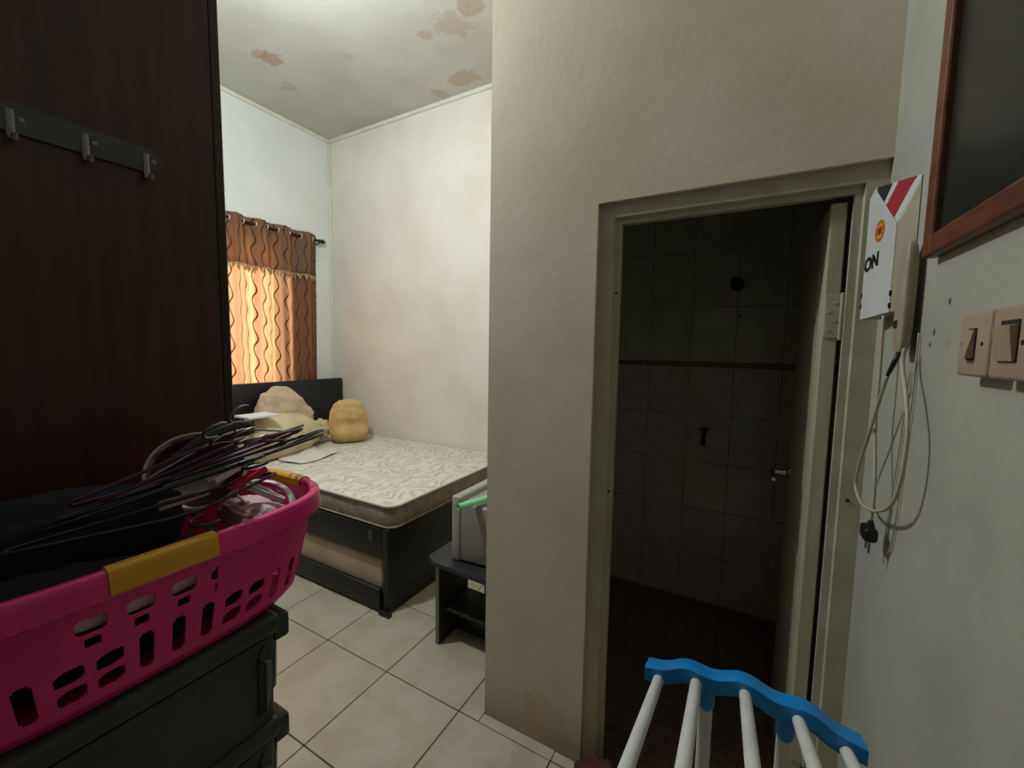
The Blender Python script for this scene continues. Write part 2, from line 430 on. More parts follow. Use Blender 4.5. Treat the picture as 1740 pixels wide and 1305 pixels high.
leaf = MB().box((.171, 1.343, .012), (.2045, 1.905, 1.83), .003).build('door_leaf', 'door_paint', dr)
for z0, z1 in ((.18, .85), (1.05, 1.68)):
    MB().box((.1685, 1.43, z0), (.171, 1.82, z1), .002).build('raised_panel', 'door_paint', leaf)
h = MB(); h.box((.1745, 1.3395, 1.49), (.206, 1.343, 1.60), .001, 1)
h.tube([(.2085, 1.3395, 1.485), (.2085, 1.3395, 1.605)], .004, 10)
for k in range(4): h.lathe([(.004, 0), (.004, .0012), (.002, .002)], Matrix.Translation((.182 + (k % 2) * .014, 1.3395, 1.51 + k * .023)) @ Matrix.Rotation(PI/2, 4, 'X'), 8)
h.build('hinge', 'frame_paint', leaf)
h = MB(); h.box((.1745, 1.3395, .3), (.206, 1.343, .41), .001, 1); h.tube([(.2085, 1.3395, .295), (.2085, 1.3395, .415)], .004, 10); h.build('hinge', 'frame_paint', leaf)
h = MB(); h.lathe([(.024, 0), (.024, .006), (.012, .01), (.01, .045), (.012, .05), (.012, .062), (.004, .064)], Matrix.Translation((.171, 1.84, 1.0)) @ Matrix.Rotation(-PI/2, 4, 'Y'), 16)
h.tube([(.115, 1.84, 1.0), (.113, 1.80, 1.001), (.115, 1.73, .998)], [.009, .008, .007], 10)
h.build('door_handle', 'chrome', leaf)

# ------------------------------------------------------------------ window, curtain rod, curtain
wn = sroot('window_1', 'wooden window behind the brown curtain', 'window', (XW - .06, (WY0+WY1)/2, WZ0))
a, b = XW - .10, XW - .05
m = MB(); m.box((a, WY0, WZ0), (b, WY0 + .05, WZ1)); m.box((a, WY1 - .05, WZ0), (b, WY1, WZ1)); m.box((a, WY0 + .05, WZ0), (b, WY1 - .05, WZ0 + .05)); m.box((a, WY0 + .05, WZ1 - .05), (b, WY1 - .05, WZ1))
m.build('window_frame', 'window_wood', wn)
ym = (WY0 + WY1) / 2
MB().box((a, ym - .025, WZ0 + .05), (b, ym + .025, WZ1 - .05)).build('mullion', 'window_wood', wn)
for y0, y1 in ((WY0 + .05, ym - .025), (ym + .025, WY1 - .05)):
    MB().box((a + .02, y0, WZ0 + .05), (a + .025, y1, WZ1 - .05)).build('pane', 'window_glass', wn)
CX, RZ = -3.577, 2.433
rd = thing('curtain_rod', 'dark curtain rod with a small finial above the brown curtain', 'curtain rod', (CX, 2.0, RZ))
MB().tube([(CX, .8, RZ), (CX, 2.615, RZ)], .011, 12).build('pole', 'curtain_rod', rd, True, angle=40)
MB().lathe([(.013, 0), (.018, .006), (.011, .014), (.02, .03), (.021, .042), (.012, .056), (.004, .072)], Matrix.Translation((CX, 2.61, RZ)) @ Matrix.Rotation(-PI/2, 4, 'X'), 14).build('finial', 'curtain_rod', rd, True)
for y in (.9, 2.605):
    MB().tube([(XW, y, RZ - .03), (CX, y, RZ - .03), (CX, y, RZ - .012)], .006, 8).build('bracket', 'curtain_rod', rd)
PER = .205
def wave(y): return math.sin(2*PI*(y - 1.81) / PER + .35*math.sin(y*9))
cu = thing('curtain', 'brown grommet curtain with wavy stripes and fringed valance, glowing with daylight', 'curtain', (CX, 1.7, 1.0))
Y0, Y1 = .86, 2.592
def cpos(off, zt, zb, amp):
    def f(u, v):
        y = Y0 + (Y1 - Y0) * u; z = zt + (zb - zt) * v
        k = 1 + .35 * math.sin(y*17 + v*2) * v
        return Vector((CX + off + amp * wave(y + .012*math.sin(v*3 + y*7)) * k + .006*math.sin(y*71 + v*3) * v + .006*math.sin(y*109), y + .006*math.sin(y*43)*v, z))
    return f
MB().grid(260, 24, cpos(-.004, 2.477, 1.0, .028)).build('curtain_panel', 'curtain_cloth', cu, True, solid=.0015)
va = MB().grid(260, 8, cpos(.004, 2.48, 2.092, .028)).build('valance', 'valance_cloth', cu, True, solid=.0015)
fr = MB(); vf = cpos(.007, 2.48, 2.092, .028)
npt = 130
fr.tube([vf(k / 260, 1.0) for k in range(261)], .005, 6)
for k in range(npt):
    p = vf((k + .5) / npt, 1.0); l = .04 + .018 * math.sin(k * 1.7)
    fr.tube([p + Vector((.002, 0, 0)), p + Vector((.004, .004*math.sin(k*2.3), -l*.5)), p + Vector((.002, .006*math.sin(k*2.3), -l))], [.003, .0075, .003], 5)
fr = fr.build('fringe', 'fringe', va, True); fr['kind'] = 'stuff'
for k in range(-4, 8):
    y = 1.81 + PER/2 * k
    for it in range(12):                              # find where the cloth crosses the rod
        g0 = wave(y); y -= g0 / ((wave(y + .001) - g0) / .001) if abs(wave(y + .001) - g0) > 1e-5 else 0
    if Y0 < y < Y1:
        MB().tube([(CX + .020*math.cos(q*PI/8), y, RZ + .020*math.sin(q*PI/8)) for q in range(16)], .0045, 6, closed=True).build('grommet', 'grommet', cu, True)

# ------------------------------------------------------------------ ceiling lamp (above the frame)
LX, LY, LZ = -1.86, .92, 2.88
lp = thing('ceiling_lamp', 'bare white globe lamp hanging from the bedroom ceiling', 'lamp', (LX, LY, ZC))
MB().lathe([(.045, 0), (.045, .012), (.02, .025), (.006, .03)], Matrix.Translation((LX, LY, ZC)) @ Matrix.Rotation(PI, 4, 'X'), 20).build('ceiling_rose', 'trim_white', lp, True, angle=40)
MB().tube([(LX, LY, ZC - .02), (LX, LY, LZ + .09)], .004, 8).build('cord', 'cable_white', lp)
MB().lathe([(.012, .10), (.02, .095), (.022, .06), (.024, .052)], Matrix.Translation((LX, LY, LZ)), 16).build('lamp_holder', 'trim_white', lp, True, angle=40)
MB().blob((LX, LY, LZ), (.055, .055, .055), 1, 0, 1, 3).build('globe', 'lamp_glow', lp, True)

# ------------------------------------------------------------------ wardrobe and hook rail
WX, WYE = -1.12, .565
wr = thing('wardrobe', 'tall dark brown wooden wardrobe filling the left edge', 'wardrobe', (-1.7, .28, 0))
MB().box((WX - .02, -.03, 0), (WX, WYE - .022, 2.42), .002, 1).build('side_panel', 'dark_wood', wr)
MB().box((-2.30, -.03, 0), (-2.28, WYE - .022, 2.42), .002, 1).build('side_panel', 'dark_wood', wr)
MB().box((-2.28, -.03, 2.395), (WX - .02, WYE - .022, 2.42)).build('top_panel', 'dark_wood', wr)
MB().box((-2.28, -.03, .02), (WX - .02, -.022, 2.395)).build('back_panel', 'dark_wood', wr)
MB().box((-2.28, -.02, .08), (WX - .02, WYE - .03, .1)).build('base_panel', 'dark_wood', wr)
for x0, x1, hx in ((-2.298, -1.712, -1.76), (-1.708, WX - .002, -1.66)):
    d = MB().box((x0, WYE - .021, .06), (x1, WYE, 2.41), .002, 1).build('door', 'dark_wood_edge', wr)
    MB().tube([(hx, WYE, 1.0), (hx, WYE + .025, 1.01), (hx, WYE + .025, 1.11), (hx, WYE, 1.12)], .005, 8).build('handle', 'steel', d)
hr = thing('hook_rail', 'clear plastic hook rail fixed to the side of the wardrobe', 'hook rail', (WX, .25, 1.80))
pts = []
y0, y1, zc_, hh = .06, .412, 1.829, .0245
for k in range(9): q = -PI/2 + PI*k/8; pts.append((WX, y1 + hh*math.cos(q), zc_ + hh*math.sin(q)))
for k in range(9): q = PI/2 + PI*k/8; pts.append((WX, y0 + hh*math.cos(q), zc_ + hh*math.sin(q)))
MB().poly(pts, (.006, 0, 0)).build('rail', 'clear_plastic', hr)
for y in (.1, .225, .318, .41):
    hk = MB().tube([(WX + .007, y, 1.842), (WX + .008, y, 1.80), (WX + .014, y, 1.789), (WX + .024, y, 1.789), (WX + .030, y, 1.797)], [(.0055, .0022)] * 4 + [(.004, .0022)], 8, flat=(0, 1, 0)).build('hook', 'hook_grey', hr, True, angle=40)
    MB().lathe([(.0045, 0), (.0045, .001), (.003, .0018)], Matrix.Translation((WX + .006, y + .013, 1.829)) @ Matrix.Rotation(PI/2, 4, 'Y'), 12).build('screw', 'hook_grey', hr)

# ------------------------------------------------------------------ bed with trundle
BXF, BXH, BYN, BYF = -1.6, -3.475, 1.54, 2.765
bd = thing('bed', 'black leatherette single bed frame with a plain low headboard', 'bed', (-2.6, 2.15, 0))
MB().box((BXH - .055, BYN - .02, .0), (BXH, BYF, 1.13), .012, 3).build('headboard', 'black_leather', bd, True, angle=50)
MB().box((BXF - .045, BYN, .0), (BXF, BYF, .475), .01, 3).build('footboard', 'black_leather', bd, True, angle=50)
MB().box((BXH, BYN, .30), (BXF - .045, BYN + .035, .47), .008, 2).build('side_rail', 'black_leather', bd, True, angle=50)
MB().box((BXH, BYF - .035, .30), (BXF - .045, BYF, .47), .008, 2).build('side_rail', 'black_leather', bd, True, angle=50)
for k in range(9):
    x = -3.4 + k * .215
    MB().box((x, BYN + .035, .43), (x + .07, BYF - .035, .45)).build('slat', 'black_board', bd)
MB().box((BXF - .05, BYN - .025, 0), (BXF + .025, BYN - .0005, .016)).build('foot_strip', 'black_board', bd)  # thin dark strip on the floor at the bed's near foot corner
MB().box((BXF - .145, BYN - .0035, .385), (BXF - .115, BYN - .0003, .45), .001, 1).build('tape_patch', 'crate_plastic', bd)
tb = thing('trundle', 'black pull-out trundle drawer under the bed', 'trundle bed', (-2.6, 1.9, 0))
MB().box((-3.45, BYN - .015, .015), (BXF - .055, BYN + .012, .135), .006, 2).build('front_board', 'black_leather', tb, True, angle=50)
MB().box((-3.43, BYN + .012, .05), (BXF - .07, 2.6, .07)).build('base_board', 'black_board', tb)
for x in (-3.35, -2.6, -1.75):
    MB().lathe([(.024, -.012), (.025, -.01), (.025, .01), (.024, .012)], Matrix.Translation((x, BYN + .06, .025)) @ Matrix.Rotation(PI/2, 4, 'Y'), 12).build('castor', 'black_plastic', tb)
tag(MB().box((-3.42, BYN + .018, .071), (BXF - .06, 2.58, .292), .03, 4).build('trundle_mattress', 'trundle_fabric', None, True), 'beige fabric mattress on the trundle beneath the bed', 'mattress')
# mattress
mt = thing('mattress', 'cream floral-quilted mattress with grey fabric sides on the bed', 'mattress', (-2.57, 2.15, .475))
MX0, MX1, MY0, MY1, MZ0, MZ1 = -3.465, -1.575, 1.545, 2.765, .477, .605
def rr(x0, x1, y0, y1, r, n=8):
    out = []
    for cx_, cy_, q0 in ((x1 - r, y1 - r, 0), (x0 + r, y1 - r, PI/2), (x0 + r, y0 + r, PI), (x1 - r, y0 + r, 1.5*PI)):
        for k in range(n + 1): q = q0 + PI/2*k/n; out.append((cx_ + r*math.cos(q), cy_ + r*math.sin(q)))
    return out
per = rr(MX0, MX1, MY0, MY1, .065)
def dens(per, step=.05):
    out = []
    for i in range(len(per)):
        p, q = Vector(per[i]), Vector(per[(i+1) % len(per)]); n = max(1, int((q-p).length/step))
        for k in range(n): out.append(p.lerp(q, k/n))
    return out
per = dens(per)
def bulge(v, i): return .012*math.sin(PI*v) + .004*math.sin(i*.9)*math.sin(PI*v)
c0 = Vector(((MX0+MX1)/2, (MY0+MY1)/2))
s_ = MB(); n = len(per); rows = []
for j in range(9):
    v = j/8; row = []
    for i, p in enumerate(per):
        d = (p - c0).normalized(); q = p + d * (bulge(v, i) - .012); row.append(s_.bm.verts.new((q.x, q.y, MZ0 + (MZ1 - .008 - MZ0)*v)))
    rows.append(row)
for A, B in zip(rows, rows[1:]):
    for i in range(n): s_.bm.faces.new((A[i], A[(i+1) % n], B[(i+1) % n], B[i]))
s_.bm.faces.new(rows[0][::-1]); s_.build('mattress_border', 'mattress_side', mt, True, angle=60)
tp = MB(); rows = []
for sc in (1.0, .985, .96, .92, .86, .78, .68, .56, .42, .27, .12):
    row = []
    for p in per:
        q = c0 + (p - c0) * sc; e = 1 - sc
        z = MZ1 - .008 + .016 * min(1, e / .05) + .004*noise.noise(Vector((q.x*7, q.y*7, 0))) * min(1, e / .05)
        row.append(tp.bm.verts.new((q.x, q.y, z)))
    rows.append(row)
for A, B in zip(rows, rows[1:]):
    for i in range(n): tp.bm.faces.new((A[i], A[(i+1) % n], B[(i+1) % n], B[i]))
tp.bm.faces.new(rows[-1]); tp.build('quilted_top', 'mattress_top', mt, True)
MB().tube([(p.x, p.y, MZ1 - .006) for p in per], .009, 8, closed=True).build('top_piping', 'piping', mt, True)
MB().tube([(p.x, p.y, MZ0 + .006) for p in per], .006, 8, closed=True).build('bottom_piping', 'mattress_side', mt, True)
MT = MZ1 + .008

# pillows on the bed
def bolster(name, A, B, prof, m, label, cat, wr_=.05, seed=0, flat=None, parts=None):
    A, B = Vector(A), Vector(B); ax = (B - A)
    M_ = Matrix.Translation(A) @ ax.to_track_quat('Z', 'Y').to_matrix().to_4x4()
    L_ = ax.length; pr = [(r, h * L_) for r, h in prof]
    fine = []
    for (r0, h0), (r1, h1) in zip(pr, pr[1:]):
        for k in range(6): u = k/6; u2 = u*u*(3-2*u); fine.append((r0 + (r1-r0)*u2, h0 + (h1-h0)*u))
    fine.append(pr[-1])
    def f(i, a_):
        t_ = fine[i][1] / L_; e = max(0, 1 - abs(t_ - .88) / .3)
        return 1 + wr_*e*math.sin(7*a_ + seed + t_*3) + .05*noise.noise(Vector((math.cos(a_)*1.5, math.sin(a_)*1.5, t_*6 + seed)))
    mb = MB().lathe(fine, M_, 40, f)
    if flat is not None:
        for v in mb.bm.verts:
            if v.co.z < flat: v.co.z = flat + .004*noise.noise(v.co*9)**2
    return tag(mb.build(name, m, None, True), label, cat)
bolster('bolster_pillow', (-2.99, 1.54, MT + .155), (-3.16, 2.32, MT + .12),
        [(.02, 0), (.12, .03), (.165, .12), (.175, .35), (.16, .6), (.10, .80), (.062, .89), (.085, .95), (.07, .995), (.02, 1.0)],
        'pillow_beige', 'beige bolster pillow with a gathered, tied end on the mattress', 'pillow', .14, 2, MT)
R1 = Matrix.Rotation(-.28, 3, 'Y') @ Matrix.Rotation(-.25, 3, 'X')
tag(MB().blob((-3.325, 2.08, MT + .262), (.07, .24, .225), .85, .026, 2.4, 5, R1, 3, None, lambda p, d: Vector((p.x, p.y, p.z * (1 - .55 * max(0, p.y / .25)) if p.z > 0 else p.z))).build('pillow', 'pillow_pink', None, True), 'pinkish beige pillow propped against the black headboard', 'pillow')
def crease(p, d):
    c = math.exp(-((p.z + .0) / .022) ** 2) * (1 if p.x > 0 else 0) * max(0, 1 - abs(p.y) / .15)
    p = p.copy(); p.x -= .04 * c; k_ = 1 - .16 * max(0, p.z / .19); p.x *= k_; p.y *= k_
    if p.z < -.03 and p.x > 0: p.x += .03 * math.exp(-((p.z + .10) / .05) ** 2)
    return p
R2 = Matrix.Rotation(-.62, 3, 'Z')
tag(MB().blob((-3.0, 2.44, MT + .18), (.12, .16, .19), .64, .012, 2.2, 5, R2, 9, MT + .001, crease).build('cushion', 'pillow_tan', None, True), 'upright tan padded cushion with a front crease near the wall', 'cushion')
tag(MB().blob((-3.2, 2.69, MT + .16), (.03, .07, .16), .7, .006, 3, 3, Matrix.Rotation(-.3, 3, 'Z'), 4, MT + .001).build('folded_cloth', 'white_cloth', None, True), 'small off-white folded cloth standing between tan cushion and wall', 'cloth')
tag(MB().box((-3.02, 1.52, MT + .335), (-2.84, 1.73, MT + .349), .002).build('paper_pad', 'paper_white', None), 'white paper pad lying on the beige bolster', 'paper')
sh = MB().grid(24, 24, lambda u, v: Vector((-3.1 + .42*u + .03*math.sin(v*5), 1.75 + .34*v + .02*math.sin(u*7), MT + .006 + .006*noise.noise(Vector((u*4, v*4, 3))) + .008*abs(math.sin(u*6 + v*3)))))
tag(sh.build('crumpled_sheet', 'white_cloth', None, True, solid=.004), 'white crumpled sheet lying on the mattress in front of bolster', 'sheet')

# ------------------------------------------------------------------ television on its stand
st = thing('tv_stand', 'low black television stand with grey edges beside the wall corner', 'tv stand', (-1.04, 1.74, 0))
SX0, SX1, SY0, SY1, SZ = -1.245, -.84, 1.505, 2.0, .405
MB().poly([(SX0 - .06, SY0 + .02, SZ), (SX0 - .0, SY0 - .02, SZ), (SX1 + .005, SY0 - .035, SZ), (SX1 + .005, SY1 + .02, SZ), (SX0 - .06, SY1 + .02, SZ)], (0, 0, .02)).build('top_board', 'stand_board', st)
for x in (SX0, SX1 - .02):
    p_ = MB().box((x, SY0, 0), (x + .02, SY0 + .24, SZ)).build('side_board', 'stand_board', st)
    MB().box((x - .0005, SY0 - .004, .004), (x + .0205, SY0, SZ - .002), .001, 1).build('edge_strip', 'stand_edge', p_)
MB().box((SX0 + .02, SY0 + .03, .165), (SX1 - .02, SY0 + .22, .183)).build('shelf', 'stand_board', st)
MB().box((SX0 + .02, SY0 + .14, .0), (SX1 - .02, SY0 + .156, .165)).build('plinth', 'stand_board', st)
for x in (SX0, SX1 - .02): MB().box((x, SY1 - .06, 0), (x + .02, SY1, SZ)).build('rear_leg', 'stand_board', st)
tv = thing('television', 'old grey box television turned toward the bed, cut by the wall corner', 'television', (-1.03, 1.78, .426))
TZ0, TZ1, TY0, TY1 = .426, .745, 1.545, 2.0
m = MB().box((-1.185, TY0, TZ0), (-1.135, TY1, TZ1), .012, 3); m.build('bezel', 'tv_bezel', tv, True, angle=40)
MB().box((-1.188, TY0 + .04, TZ0 + .05), (-1.184, TY1 - .04, TZ1 - .03), .001, 1).build('screen', 'screen_glass', tv)
bm = bmesh.new(); bmesh.ops.create_cube(bm, size=1)
for v in bm.verts:
    back = v.co.x > 0; k = .07 if back else .006
    v.co = Vector((-.86 if back else -1.136, (TY1 - k if v.co.y > 0 else TY0 + k*.4), ((TZ1 - .022 - k*.3) if v.co.z > 0 else TZ0 + .004)))
bmesh.ops.bevel(bm, geom=bm.edges[:], offset=.016, segments=3, profile=.5, affect='EDGES')
m = MB(); m.merge(bm); m.build('rear_housing', 'tv_grey', tv, True, angle=40)
def roll(A, B, r, turns=2.2):
    A, B = Vector(A), Vector(B); ax = (B - A).normalized(); u = ax.orthogonal().normalized(); w_ = ax.cross(u)
    def f(s, v):
        q = 2*PI*turns*s; rad = r * (.55 + .45*s); return A.lerp(B, v) + (u*math.cos(q) + w_*math.sin(q))*rad
    return MB().grid(70, 4, f)
tag(roll((-1.078, 1.455, .739), (-.985, 1.76, .735), .0165).build('paper_roll', 'mint_paper', None, True, solid=.001), 'mint green paper roll lying on top of the television', 'paper roll')

# ------------------------------------------------------------------ stacked storage crates
CH = .1945
def crate(label):
    c = thing('storage_crate', label, 'crate', (-.905, .11, 0), group='stacked grey storage crates')
    x0, x1, y0, y1 = -.205, .203, -.32, .302
    bm = bmesh.new(); bmesh.ops.create_cube(bm, size=1)
    for v in bm.verts: v.co = Vector((x1 if v.co.x > 0 else x0, y1 if v.co.y > 0 else y0, (CH - .036) if v.co.z > 0 else .0005))
    for v in bm.verts:
        if v.co.z < .01: v.co.x *= .985; v.co.y *= .99
    bmesh.ops.bevel(bm, geom=[e for e in bm.edges if abs(e.verts[0].co.z - e.verts[1].co.z) > .1], offset=.02, segments=4, profile=.5, affect='EDGES')
    for nrm in ((1, 0, 0), (0, 1, 0)):
        fs = [f for f in bm.faces if f.normal.dot(Vector(nrm)) > .95]
        r = bmesh.ops.inset_region(bm, faces=fs, thickness=.035, depth=0)
        r = bmesh.ops.inset_region(bm, faces=fs, thickness=.012, depth=-.012)
    m = MB(); m.merge(bm); m.build('body', 'crate_plastic', c, local=True)
    m = MB().box((x0 - .005, y0 - .005, CH - .036), (x1 + .005, y1 + .005, CH - .0005), .012, 3); m.build('lid', 'crate_plastic', c, True, local=True, angle=40)
    for xx in (-.165, .165):
        m = MB().box((xx - .032, y1 - .002, CH - .058), (xx + .032, y1 + .026, CH - .012), .006, 2); m.build('latch', 'crate_plastic', c, True, local=True, angle=40)
    return c
labs = ['bottom grey plastic storage crate of the stack, on the floor', 'grey storage crate second from the floor in the stack', 'middle grey storage crate of the stack', 'grey storage crate second from the top of the stack, below the basket', 'topmost grey storage crate directly under the pink basket']
c0_ = crate(labs[0])
for k in range(5):
    c = c0_ if k == 0 else copy_tree(c0_)
    c.location = (-.905 + (0, .004, -.003, .002, 0)[k], .11 + (0, -.004, .003, -.006, 0)[k], k * CH); c['label'] = labs[k]
CT = 5 * CH

# ------------------------------------------------------------------ pink laundry basket
bk = thing('laundry_basket', 'pink perforated plastic laundry basket with yellow grips on the crates', 'basket', (-.86, .245, CT))
BC = Vector((-.86, .245)); HX, HY, BH = .178, .287, .186
NP = 1120
raw = []
for k in range(4000):
    q = 2*PI*k/4000; cx_, sy_ = math.cos(q), math.sin(q)
    raw.append(Vector((HX*math.copysign(abs(cx_)**.58, cx_), HY*math.copysign(abs(sy_)**.58, sy_))))
cum = [0]
for p, q in zip(raw, raw[1:] + raw[:1]): cum.append(cum[-1] + (q - p).length)
PL = cum[-1]
def perim(s):
    s = (s % 1) * PL; import bisect
    i = min(bisect.bisect_right(cum, s) - 1, 3999); p, q = raw[i], raw[(i+1) % 4000]
    return p.lerp(q, (s - cum[i]) / max(1e-9, cum[i+1] - cum[i]))
PER_ = [perim(k / NP) for k in range(NP + 1)]
def wallpt(u, v):
    p = PER_[int(round(u * NP)) % NP]
    sc = .86 + .14 * min(1, v * 1.15) ** .8
    if v < .08: sc -= .035 * (1 - v/.08)
    return Vector((BC.x + p.x*sc, BC.y + p.y*sc, CT + .003 + BH * v))
pitch = PL / (5 * round(PL / (5 * .0415)))
def hole(u, v):
    s = u * PL; col = math.floor(s / pitch); a_ = s / pitch - col - .5; kind = (col - 2) % 5
    if kind in (0, 1):                              # two stacked ovals
        for c_ in (.205, .355):
            if (abs(a_) / .36) ** 3 + (abs(v - c_ - a_*.03) / .056) ** 3 < 1: return False
    elif abs(a_) < .2 and .14 < v < .43 and (abs(a_) < .15 or .16 < v < .41): return False
    if not (-.105 < PER_[int(u * NP) % NP].y < .07 and PER_[int(u * NP) % NP].x > 0): return not (abs(a_) < .32 and .80 < v < .83)
    s2 = s / (pitch * 1.25); c2 = math.floor(s2); a2 = s2 - c2 - .5
    if (abs(a2) / .30) ** 4 + (abs(v - .67) / .06) ** 4 < 1: return False
    if abs(a2) < .16 and abs(v - .545) < .035: return False
    if abs(a_) < .32 and .80 < v < .83: return False
    return True
m = MB().grid(NP, 100, wallpt, hole)
bmesh.ops.remove_doubles(m.bm, verts=m.bm.verts[:], dist=1e-5)
m.build('basket_wall', 'pink_plastic', bk, True, solid=.003)
m = MB().poly([(wallpt(k / 60, 0).x, wallpt(k / 60, 0).y, CT + .001) for k in range(60)], (0, 0, .004)); m.build('basket_floor', 'pink_plastic', bk)
def sweep(s0, s1, prof, closed, n):
    mb = MB(); rings = []
    for k in range(n if closed else n + 1):
        s = s0 + (s1 - s0) * k / n; p = perim(s); d = perim(s + .002) - perim(s - .002); nr = Vector((d.y, -d.x)).normalized()
        rings.append([mb.bm.verts.new((BC.x + p.x + nr.x*o_, BC.y + p.y + nr.y*o_, CT + z_)) for o_, z_ in prof])
    m_ = len(prof)
    for i in range(len(rings) if closed else len(rings) - 1):
        A, B = rings[i], rings[(i+1) % len(rings)]
        for k in range(m_): mb.bm.faces.new((A[k], A[(k+1) % m_], B[(k+1) % m_], B[k]))
    if not closed: mb.bm.faces.new(rings[0]); mb.bm.faces.new(rings[-1][::-1])
    return mb
z = BH
rim = [(-.003, z - .004), (-.003, z + .004), (.002, z + .009), (.010, z + .010), (.015, z + .006), (.017, z - .006), (.019, z - .024), (.015, z - .024), (.013, z - .008), (.010, z), (.003, z)]
sweep(0, 1, rim, True, 320).build('rim', 'pink_plastic', bk, True, angle=50)
grip = [(-.006, z - .006), (-.006, z + .007), (.001, z + .0125), (.011, z + .0125), (.018, z + .008), (.020, z - .006), (.0215, z - .02), (.0192, z - .02), (.0192, z - .012), (.01, z + .0098), (-.004, z + .004)]
def s_of(y, side):     # perimeter fraction on the long sides
    best = min(range(NP), key=lambda k: abs(PER_[k].y - (y - BC.y)) + (10 if PER_[k].x * side < 0 else 0) + (5 if abs(PER_[k].x) < HX*.9 else 0))
    return best / NP
a_, b_ = s_of(.185, 1), s_of(.305, 1)
if b_ < a_: a_ -= 1
sweep(a_, b_, grip, False, 24).build('grip', 'yellow_plastic', bk, True, angle=50)
sweep(.215, .285, grip, False, 24).build('grip', 'yellow_plastic', bk, True, angle=50)
sweep(.715, .785, grip, False, 24).build('grip', 'yellow_plastic', bk, True, angle=50)

# things in the basket
BT = CT + BH       # rim height
def lump(name, c, rad, m, label, cat, seed, nz=.02, e=.8, rot=None):
    return tag(MB().blob(c, rad, e, nz, 2.4, 4, rot, seed).build(name, m, None, True), label, cat)
lump('folded_garment', (-.86, .243, CT + .055), (.128, .222, .046), 'dark_cloth', 'black cloth spread over the bottom of the basket', 'clothes', 5, .006, .6)
lump('folded_garment', (-.925, .16, BT - .022), (.085, .205, .075), 'navy_cloth', 'navy cloth heaped along the wardrobe side of the basket', 'clothes', 1, .014)
lump('folded_garment', (-.775, .12, BT - .05), (.05, .14, .038), 'dark_cloth', 'black cloth in the near corner of the basket behind the grip', 'clothes', 15, .008)
lump('folded_garment', (-.85, .462, CT + .13), (.10, .042, .03), 'pale_pink', 'pale pink crumpled cloth in the far end of the basket', 'clothes', 8, .008)
lump('folded_garment', (-.712, .225, CT + .128), (.009, .10, .018), 'white_cloth', 'whitish cloth showing through the upper basket holes', 'clothes', 11, .001)
def hanger_pts(w=.40, hgt=.105):
    tri = []
    base = [(-w/2, 0), (w/2, 0), (w/2 + .006, .012), (.02, hgt), (-.02, hgt), (-w/2 - .006, .012)]
    n_ = len(base); out = []
    for i in range(n_):
        p, q = Vector(base[i]), Vector(base[(i+1) % n_])
        for k in range(6): out.append(p.lerp(q, k/6))
    hook = [Vector((0, hgt))] + [Vector((0, hgt + .02))]
    for k in range(12):
        q = -PI/2 + .3 - k * .36; hook.append(Vector((.0 + .02*math.cos(q) + .0, hgt + .045 - .02*math.sin(-q))))
    return out, hook
def hanger(A, B, roll_, m, label, r=.0032, hgt=.072):
    """hanger whose long bar runs from A to B"""
    A, B = Vector(A), Vector(B); X = (B - A).normalized(); w_ = (B - A).length
    Y = Vector((0, 0, 1)); Y = (Y - X*Y.dot(X)).normalized(); Y = Matrix.Rotation(roll_, 3, X) @ Y; Z = X.cross(Y)
    rot = Matrix((X, Y, Z)).transposed()
    h_ = thing('clothes_hanger', label, 'hanger', (A + B)/2, rot, 'hangers in the basket')
    tri, hook = hanger_pts(w_, hgt)
    MB().tube([(p.x, p.y, 0) for p in tri], r, 7, closed=True).build('hanger_frame', m, h_, True, local=True)
    MB().tube([(p.x, p.y, 0) for p in hook], r*.8, 7).build('hook', 'steel' if 'purple' in m else m, h_, True, local=True)
H = [((-.800, .165, BT+.040), (-.825, .585, BT+.088), 1.25, 'black_plastic', 'lowest long black hanger reaching past the far rim of the basket'),
     ((-.815, .180, BT+.046), (-.832, .590, BT+.098), 1.42, 'black_plastic', 'black hanger lying just behind the lowest long hanger'),
     ((-.830, .230, BT+.050), (-.850, .555, BT+.100), 1.0, 'purple_plastic', 'purple hanger over the bundle with its frame toward the bed'),
     ((-.840, .200, BT+.052), (-.845, .520, BT+.080), .8, 'purple_plastic', 'purple hanger in the middle of the bundle, tilted up'),
     ((-.845, .260, BT+.045), (-.870, .570, BT+.105), 1.15, 'purple_plastic', 'rear purple hanger at the back of the bundle'),
     ((-.805, .130, BT+.025), (-.815, .47, BT+.035), 1.6, 'black_plastic', 'black hanger lying flat inside the yellow grip'),
     ((-.850, .275, BT+.05), (-.885, .560, BT+.085), .6, 'steel', 'bare metal wire hanger at the back of the bundle')]
for A, B, ro, m_, lb in H: hanger(A, B, ro, m_, lb, r=.0021 if m_ == 'steel' else .003)
# broad hanger arm sticking up behind
bh = MB(); A, B = Vector((-.885, .30, BT+.04)), Vector((-.90, .49, BT+.118))
bh.tube([A.lerp(B, k/10) + Vector((0, 0, .018*math.sin(PI*k/10))) for k in range(11)], [(.008 + .015*math.sin(PI*min(1, .12 + .75*k/10)), .006 + .003*math.sin(PI*k/10)) for k in range(11)], 12, flat=(0, 0, 1))
tag(bh.build('broad_hanger', 'black_plastic', None, True), 'broad black plastic hanger arm with a rounded tip, beside the wardrobe', 'hanger')
